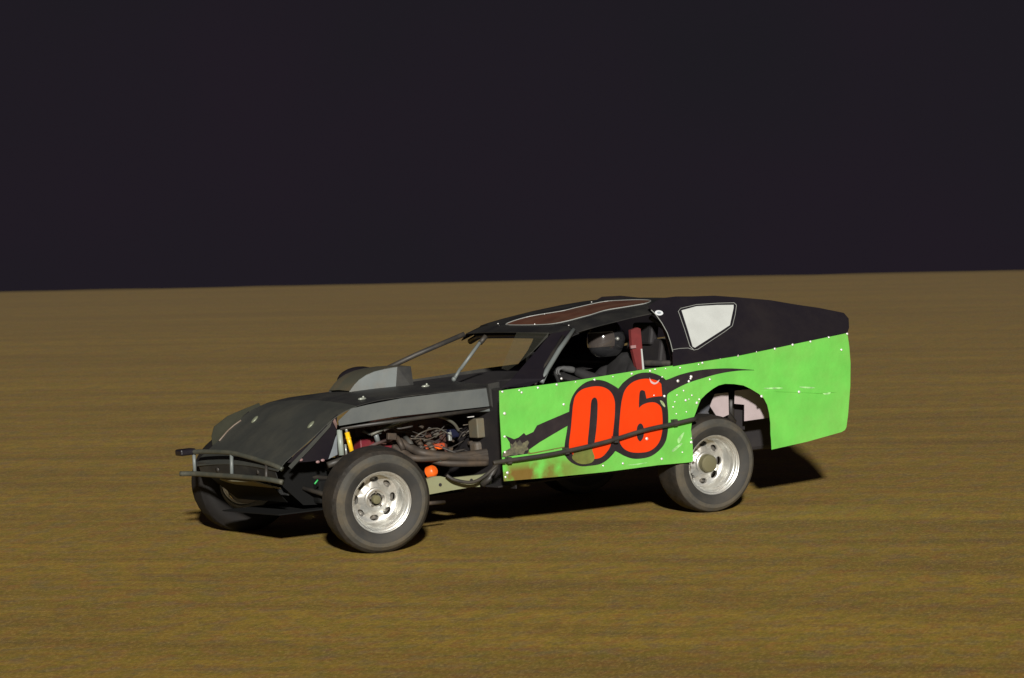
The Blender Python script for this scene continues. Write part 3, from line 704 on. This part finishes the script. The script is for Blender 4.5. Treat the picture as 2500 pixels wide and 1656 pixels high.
body(MB().tube([at(830, 1046, 'y', .60), at(1000, 1024, 'y', .62), at(1215, 994, 'y', .64)], .014, 8), 'cage_tube', TUBE, car, True)
body(MB().box(at(1149, 1018, 'y', .55), (.05, .01, .006)), 'bolt_head', RIVET, car)
body(MB().rbox(at(1098, 1066, 'y', .5), (.025, .02, .06), .005), 'fitting', ALU, car)
body(MB().rbox(at(1105, 1058, 'y', .40), (.08, .06, .06), .012), 'fitting', BLUEB, car)
body(MB().rbox(at(1180, 1098, 'y', .45), (.17, .1, .12), .02), 'starter_cover', mat('grey_cover', (.09, .09, .09), .6, dirt=.5), car)
body(MB().tube([at(1218, 1088, 'y', .66), at(1216, 1128, 'y', .68), at(1196, 1168, 'y', .70), at(1178, 1184, 'y', .66)], .022, 10), 'cage_tube', TUBE, car, True)
body(MB().tube(catmull([at(1090, 1160, 'y', .66), at(1110, 1172, 'y', .68), at(1150, 1178, 'y', .70), at(1180, 1165, 'y', .7), at(1215, 1135, 'y', .70)], 4), .012, 8), 'brake_hose', TUBE, car, True)
fr_ = [at(u, v, 'y', .60) for u, v in ((1035, 1172), (1060, 1164), (1075, 1163), (1095, 1168), (1170, 1160), (1185, 1158), (1205, 1152), (1240, 1166), (1240, 1185), (1150, 1190), (1100, 1198), (1040, 1209))]
fr_o = body(MB().slab(fr_, (0, -.05, 0)), 'frame_rail', FRAME, car); fr_o['label'] = 'khaki frame rail showing behind the front wheel'
for u, v in ((1075, 1184), (1151, 1173)):
    p = at(u, v, 'y', .602); body(MB().lathe([(.001, .001), (.012, .001), (.012, -.01)], 12, p), 'frame_hole', INNER, fr_o)
body(MB().tube([at(1035, 1230, 'y', .6), at(1085, 1226, 'y', .55)], .014, 8), 'lower_arm', PIPE, car, True)
# front suspension
p0 = at(806, 1052, 'y', .60)
sa, sb2 = at(847, 1056, 'y', .60), at(860, 1107, 'y', .62)
shock = body(MB().tube([sa, sb2], .0165, 14).lathe([(.019, .006), (.019, -.006)], 14, sa.lerp(sb2, .28), Matrix.Rotation(math.pi / 2, 3, 'X')), 'shock_absorber', YELLOW, car, True)
shock['label'] = 'bright yellow shock absorber above the front wheel'
body(MB().tube([at(844, 1044, 'y', .60), sa], .010, 8), 'shock_rod', ALU, shock, True)
sh2 = body(MB().tube([at(828, 1050, 'y', .58), at(834, 1112, 'y', .60)], .020, 12), 'spring_cover', mat('pale_green_grey', (.30, .34, .30), .4), car, True)
body(MB().tube([at(843, 1085, 'y', .57), at(846, 1113, 'y', .58)], .008, 8), 'shock_rod', ALU, car, True)
body(MB().slab([at(u, v, 'y', .62) for u, v in ((822, 1062), (824, 1110), (800, 1122), (806, 1100))], (0, -.003, 0)), 'splash_plate', mat('splash_grey', (.20, .22, .24), .5, var=.2), car)
body(MB().tube([at(800, 1136, 'y', .62), at(850, 1118, 'y', .62)], .022, 10), 'upper_arm', TUBE, car, True)
for s_ in (-1, 1):
    body(MB().tube([(1.20, .35 * s_, .42), (1.37, .80 * s_, .30)], .018, 8).tube([(1.55, .35 * s_, .42), (1.37, .80 * s_, .30)], .018, 8).tube([(1.37, .35 * s_, .55), (1.37, .78 * s_, .46)], .018, 8), 'lower_arm', TUBE, car, True)
body(MB().tube([(1.42, -.8, .36), (1.45, .8, .36)], .013, 8), 'tie_rod', TUBE, car, True)
for u, v, m_ in ((735, 1123, 'p'), (776, 1128, 'p'), (788, 1124, 'p')):
    body(MB().sphere(at(u, v, 'y', .66), (.016, .008, .010), 8, 6), 'lamp_shard', mat('shard_pink', (.30, .18, .18), .3), car, True)
body(MB().tube([at(768, 1182, 'y', .6), at(776, 1172, 'y', .6)], .006, 6), 'hose_clip', GREENB, car, True)

# ---- wheels
def tyre_prof(w, R_):
    h = w / 2
    return [(.205, -.098), (.212, -.118), (.240, -h + .002), (.275, -h - .006), (.305, -h), (.326, -h + .018), (R_ - .005, -h + .038), (R_, -h + .058),
            (R_ + .002, -.06), (R_ + .0025, -.02), (R_ + .0025, .02), (R_ + .002, .06), (R_, h - .058), (R_ - .005, h - .038), (.326, h - .018), (.318, h - .009), (.305, h - .001), (.300, h + .004), (.275, h + .006), (.268, h + .004), (.240, h - .002),
            (.226, .121), (.218, .118), (.212, .112), (.205, .098)]
def tread(q, j):
    # block pattern cut into the tread rows
    if 7 <= j <= 12:
        k = int(q / (2 * math.pi) * 112 + .001)
        return -.006 if (k + (j % 2) * 2) % 4 == 0 else (.0015 if (k % 3) else 0)
    return 0
def make_wheel(name_label, Mloc, muddy, dark, RT=.338):
    """local frame: +y outward, origin at the outer rim flange centre"""
    w = .27
    hub = MB().lathe([(.001, -.20), (.05, -.20), (.150, -.205), (.152, -.195), (.152, -.180), (.06, -.175), (.05, -.15)], 40)
    wheel = hub.build('wheel', ROTOR, car, True); auto_smooth(wheel, 40)
    wheel['label'] = name_label
    wheel.matrix_local = Mloc
    t = MB().lathe(tyre_prof(w, RT), 112, (0, -.104, 0), fn=tread)
    t.f = [f for f in t.f if len(f) == 4]
    ty = t.build('tyre', RUBBER, wheel); auto_smooth(ty, 30)
    ty.data.materials.append(TREAD); ty.data.materials.append(RUBBD)
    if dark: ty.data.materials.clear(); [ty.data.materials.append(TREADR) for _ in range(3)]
    for p in ty.data.polygons:
        if abs(p.center.y + .104) < .112: p.material_index = 1
        elif math.hypot(p.center.x, p.center.z) < .272: p.material_index = 2
    # barrel
    bar = [(.205, -.205), (.212, -.200), (.205, -.19), (.19, -.18), (.175, -.14), (.17, -.12), (.178, -.085), (.181, -.060), (.187, -.056), (.189, -.032), (.196, -.028), (.199, -.008), (.207, -.003), (.2115, .000), (.2125, .004),
           (.2100, .0065), (.2055, .004), (.2015, -.004), (.1935, -.008), (.1905, -.024), (.1845, -.029), (.1815, -.052), (.1745, -.060), (.1725, -.080), (.167, -.118), (.163, -.127), (.158, -.128)]
    rim = MB().lathe(bar, 72)
    # remove caps: build open barrel explicitly
    rim.f = [f for f in rim.f if len(f) == 4]
    # disc with eight openings
    NH = 8; r0, r1 = .080, .158; yo, yi = -.094, -.100
    def yd(r): return -.128 - .012 * math.sin(math.pi * (r - r0) / (r1 - r0)) + (.016 * max(0, (.100 - r) / .02) if r < .1 else 0)
    n = 24
    for h in range(NH):
        a0 = 2 * math.pi * h / NH; da = math.pi / NH
        V = []; F = []
        for k in range(n):
            q = 2 * math.pi * k / n
            hx, hy = .0195 * math.cos(q), .031 * math.sin(q)          # radial, tangential half sizes
            rh = .132 + hx; ah = hy / .130
            # sector boundary point in the same direction
            dx, dy = math.cos(q), math.sin(q)
            sc = 1e9
            if dx > 1e-6: sc = min(sc, (r1 - .132) / dx)
            if dx < -1e-6: sc = min(sc, (.132 - r0) / -dx)
            if abs(dy) > 1e-6: sc = min(sc, (da * .125) / abs(dy))
            rb = .132 + dx * sc; ab = dy * sc / .125
            ab = max(-da, min(da, ab))
            for r, a_ in ((rh, ah), (rb, ab)):
                V.append(Vector((r * math.cos(a0 + a_), yd(r), r * math.sin(a0 + a_))))
            V.append(Vector((rh * math.cos(a0 + ah), yd(rh) - .02, rh * math.sin(a0 + ah))))
        for k in range(n):
            j = (k + 1) % n
            F.append((k * 3, k * 3 + 1, j * 3 + 1, j * 3)); F.append((k * 3 + 2, k * 3, j * 3, j * 3 + 2))
        # corner fillers of the sector
        rim.put(V, F)
        for sa_ in (-1, 1):
            for rc in (r0, r1):
                # triangle fan corner
                cnr = Vector((rc * math.cos(a0 + sa_ * da), yd(rc), rc * math.sin(a0 + sa_ * da)))
                cand = sorted(range(n), key=lambda k: (V[k * 3 + 1] - cnr).length)[:2]
                rim.put([cnr, V[cand[0] * 3 + 1], V[cand[1] * 3 + 1]], [(0, 1, 2)])
    # hub centre of the rim
    cen = MB().lathe([(.0805, -.1105), (.078, -.098), (.071, -.093), (.060, -.095), (.0585, -.108), (.045, -.108)], 40)
    rim.put(cen.v, [f for f in cen.f if len(f) == 4])
    ro = rim.build('rim', SILVER, wheel); auto_smooth(ro, 35)
    if muddy:
        cap = MB().lathe([(.0001, -.040), (.03, -.041), (.054, -.046), (.062, -.055), (.064, -.098)], 32)
        body_ = cap.build('hub_cap', HUBM, wheel, True); auto_smooth(body_, 30)
    else:
        cap = MB().lathe([(.0001, -.076), (.018, -.077), (.027, -.081), (.030, -.090), (.031, -.112)], 24)
        body_ = cap.build('hub_cap', HUBM, wheel, True); auto_smooth(body_, 30)
        for k in range(5):
            a_ = 2 * math.pi * k / 5 + .3
            nt_ = MB().lathe([(.0001, .014), (.008, .014), (.010, .010), (.010, 0)], 6, (.047 * math.cos(a_), -.108, .047 * math.sin(a_)))
            nt_.build('lug_nut', ROTOR, wheel)
    return wheel
def wm(x, y, steer=0, camber=0, right=False):
    zc_ = .349 if x > 0 else .34
    R_ = Matrix.Rotation(steer, 3, 'Z')
    if right: R_ = R_ @ Matrix.Rotation(math.pi, 3, 'Z')
    R_ = R_ @ Matrix.Rotation(camber, 3, 'X')
    return Matrix.Translation((x, y, zc_)) @ R_.to_4x4()
ST = math.radians(-8.2)
make_wheel('left front wheel turned outwards, silver steel with slots and a muddy tyre', wm(1.37, 1.111, ST, math.radians(-5.8)), False, 0, .352)
make_wheel('left rear wheel with a mud caked hub', wm(-1.37, .965, 0, math.radians(-3.4)), True, 0)
make_wheel('right front wheel with deep shadow painted into its black tyre', wm(1.37, -.98, ST, 0, True), False, 1, .352)
make_wheel('right rear wheel hidden behind the car', wm(-1.37, -.98, 0, 0, True), True, 0)

# ------------------------------------------------------------------ the driver
root = bpy.data.objects.new('person', None); C.objects.link(root)
root.matrix_world = (RW @ M_CAR @ RB).to_4x4() @ Matrix.Translation((-1.02, .36, .56))
tag(root, 'driver in glossy black helmet and dark suit, seated inside the race car', 'person')
def skin(name, joints, edges, m, parent, sub=2, root_i=0):
    me = bpy.data.meshes.new(name); me.from_pydata([j[0] for j in joints], edges, [])
    o = bpy.data.objects.new(name, me); C.objects.link(o); me.materials.append(m); o.parent = parent
    md = o.modifiers.new('skin', 'SKIN'); md.use_smooth_shade = True
    for i, (p, r) in enumerate(joints):
        r = r if isinstance(r, tuple) else (r, r)
        me.skin_vertices[0].data[i].radius = r; me.skin_vertices[0].data[i].use_root = (i == root_i)
    s = o.modifiers.new('sub', 'SUBSURF'); s.levels = sub; s.render_levels = sub
    return o
J = [((0, 0, 0), (.16, .13)), ((-.05, 0, .18), (.15, .12)), ((-.09, 0, .36), (.17, .12)), ((-.08, 0, .47), (.09, .08)), ((-.07, 0, .53), .06),
     ((-.08, .17, .44), .07), ((.08, .25, .28), .052), ((.36, .20, .40), .040), ((.44, .155, .45), .032),
     ((-.08, -.17, .44), .07), ((.08, -.25, .28), .052), ((.36, -.20, .40), .040), ((.44, -.155, .45), .032),
     ((.05, .11, -.01), .09), ((.42, .14, .10), .068), ((.78, .12, -.10), .048), ((.88, .12, -.08), .04),
     ((.05, -.11, -.01), .09), ((.42, -.14, .10), .068), ((.78, -.12, -.10), .048), ((.88, -.12, -.08), .04)]
E_ = [(0, 1), (1, 2), (2, 3), (3, 4), (2, 5), (5, 6), (6, 7), (7, 8), (2, 9), (9, 10), (10, 11), (11, 12), (0, 13), (13, 14), (14, 15), (15, 16), (0, 17), (17, 18), (18, 19), (19, 20)]
skin('body', J, E_, SUITM, root)
# gloved hands closed on the rim
for s_ in (1, -1):
    hj = [((.44, .155 * s_, .45), .030), ((.50, .165 * s_, .465), (.036, .024)), ((.545, .165 * s_, .475), (.034, .022))]
    ed = [(0, 1), (1, 2)]
    for k in range(4):
        oy = (-.027 + k * .018); ln = (.9, 1.0, .95, .78)[k]; b0 = len(hj)
        hj += [((.565, .165 * s_ + oy, .478), .0095), ((.565 + .030 * ln, .165 * s_ + oy, .470), .009), ((.565 + .036 * ln, .165 * s_ + oy, .445), .0085), ((.565 + .012 * ln, .165 * s_ + oy, .432), .008)]
        ed += [(2, b0), (b0, b0 + 1), (b0 + 1, b0 + 2), (b0 + 2, b0 + 3)]
    b0 = len(hj)
    hj += [((.51, .135 * s_, .460), .012), ((.545, .122 * s_, .448), .010), ((.575, .13 * s_, .435), .009)]
    ed += [(1, b0), (b0, b0 + 1), (b0 + 1, b0 + 2)]
    skin('hand', hj, ed, GLOVEM, root, 1)
# helmet: shell, eye port, visor, chin bar
hc = Vector((.06, .0, .635))
def hel(a, b, f=1.0):                                        # a: azimuth from forward, b: elevation
    x = math.cos(b) * math.cos(a) * (.150 if math.cos(a) > 0 else .140); y = math.cos(b) * math.sin(a) * .122; z = math.sin(b) * .140
    if b < 0 and math.cos(a) > 0: x += .022 * math.cos(a) * math.cos(b) * min(1, -b * 2)
    return hc + Vector((x * f, y * f, z * f))
HR = Matrix.Rotation(math.radians(14), 3, 'Z')
rows = [[hel(-math.pi + 2 * math.pi * j / 40, -1.05 + (math.pi / 2 + 1.05 - .02) * i / 22) for j in range(41)] for i in range(23)]
mbh = MB().grid(rows)
mbh.f = [f for f in mbh.f if not (
    (lambda c: math.cos(c[0]) > .34 and -.30 < c[1] < .30)(
        ((-math.pi + 2 * math.pi * ((f[0] % 41) + .5) / 40), (-1.05 + (math.pi / 2 + 1.03) * ((f[0] // 41) + .5) / 22))))]
mbh.v = [HR @ (v - hc) + hc for v in mbh.v]
helm = mbh.build('helmet', HELM, root, True)
vr = [[HR @ (hel(-1.3 + 2.6 * j / 16, -.34 + .70 * i / 6, 1.025) - hc) + hc for j in range(17)] for i in range(7)]
MB().grid(vr).build('visor', VISOR, helm, True)
MB().sphere(HR @ (hel(1.45, .0, 1.04) - hc) + hc, .014, 10, 8).build('visor_pivot', ALU, helm, True)
MB().tube([HR @ (hel(-1.25 + 2.5 * j / 12, .40, 1.012) - hc) + hc for j in range(13)], .004, 6).build('visor_seal', mat('seal_grey', (.25, .25, .24), .3), helm, True)
# head inside the helmet: face with eyes, nose and mouth
hd = MB().sphere(hc + Vector((.0, 0, -.005)), (.100, .078, .118), 20, 14)
hd.sphere(hc + HR @ Vector((.103, 0, -.018)), (.018, .013, .022), 8, 6).sphere(hc + HR @ Vector((.088, 0, -.062)), (.014, .026, .007), 8, 6)
hd.sphere(hc + HR @ Vector((.090, .031, .012)), .012, 8, 6).sphere(hc + HR @ Vector((.090, -.031, .012)), .012, 8, 6)
hd.build('head', mat('skin', (.30, .17, .11), .5), root, True)


# belly pan, crossmember, sump and near-black sheets added as shade under the nose
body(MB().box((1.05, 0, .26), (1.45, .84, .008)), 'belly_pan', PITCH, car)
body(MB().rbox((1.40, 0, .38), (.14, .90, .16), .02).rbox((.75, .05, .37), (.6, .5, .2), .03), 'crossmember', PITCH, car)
body(MB().slab([(1.83, -.46, .50), (1.83, .40, .50), (1.66, .34, .33), (1.66, -.40, .33)], (-.005, 0, 0)), 'valance_shade', PITCH, car)
body(MB().slab([(1.78, .40, .60), (1.20, .40, .60), (1.20, .36, .27), (1.55, .36, .30), (1.70, .38, .44)], (0, -.005, 0)), 'valance_shade', PITCH, car)
# crease and scrapes on the green side
body(MB().tube([at(u, v, 'y', YB - .001) for u, v in (c5(1090, 940), c5(1250, 948), c5(1420, 955), c5(1600, 962), c5(1760, 955))], [.001, .0045, .003, .0045, .001], 6), 'crease', GREEN, side, True)

# wires, hoses and brackets crowding the engine bay
rw = random.Random(11)
WIRE = mat('wire_dark', (.045, .04, .04), .4, dirt=.4, dirtcol=(.12, .10, .07), dscale=20)
WIREL = mat('wire_light', (.09, .09, .085), .4, dirt=.5)
for k in range(16):
    u0 = rw.uniform(880, 1150); v0 = rw.uniform(1035, 1100); y0 = rw.uniform(.30, .58)
    P_ = [at(u0, v0, 'y', y0)]
    for j in range(3):
        u0 += rw.uniform(12, 45); v0 += rw.uniform(-22, 22); P_.append(at(u0, min(max(v0, 1030), 1120), 'y', y0 + rw.uniform(-.05, .05)))
    body(MB().tube(catmull(P_, 4), rw.choice((.0035, .005, .007)), 6), 'engine_wire', WIRE if k % 4 else WIREL, car, True)
for k in range(9):
    c_ = at(rw.uniform(900, 1180), rw.uniform(1040, 1100), 'y', rw.uniform(.30, .5))
    body(MB().rbox(c_, (rw.uniform(.02, .07), .03, rw.uniform(.015, .05)), .004, Matrix.Rotation(rw.uniform(-.6, .6), 3, 'Y')), 'bracket', PIPE if k % 3 else WIREL, car)

SC2 = mat('pale_scuff', (.30, .58, .22), .6, var=.4, vscale=30)
for pts in (((560, 1205), (700, 1190), (820, 1195), (700, 1204)), ((1990, 760), (2040, 700), (2052, 705), (2005, 800)), ((1940, 860), (2020, 800), (2030, 812), (1950, 880)), ((1500, 1010), (1640, 990), (1700, 985), (1600, 1006))):
    q_ = [c6(*p) for p in pts]
    if max(v for u, v in q_) < 1150: decal('scuff', q_, SC2, .0012)
for pts in (((1120, 918), (1240, 912), (1290, 920), (1180, 928)), ((1440, 905), (1560, 912), (1540, 922), (1450, 916)), ((1640, 962), (1700, 955), (1690, 972), (1650, 975))):
    decal('scuff', [c5(*p) for p in pts], SC2, .0012)
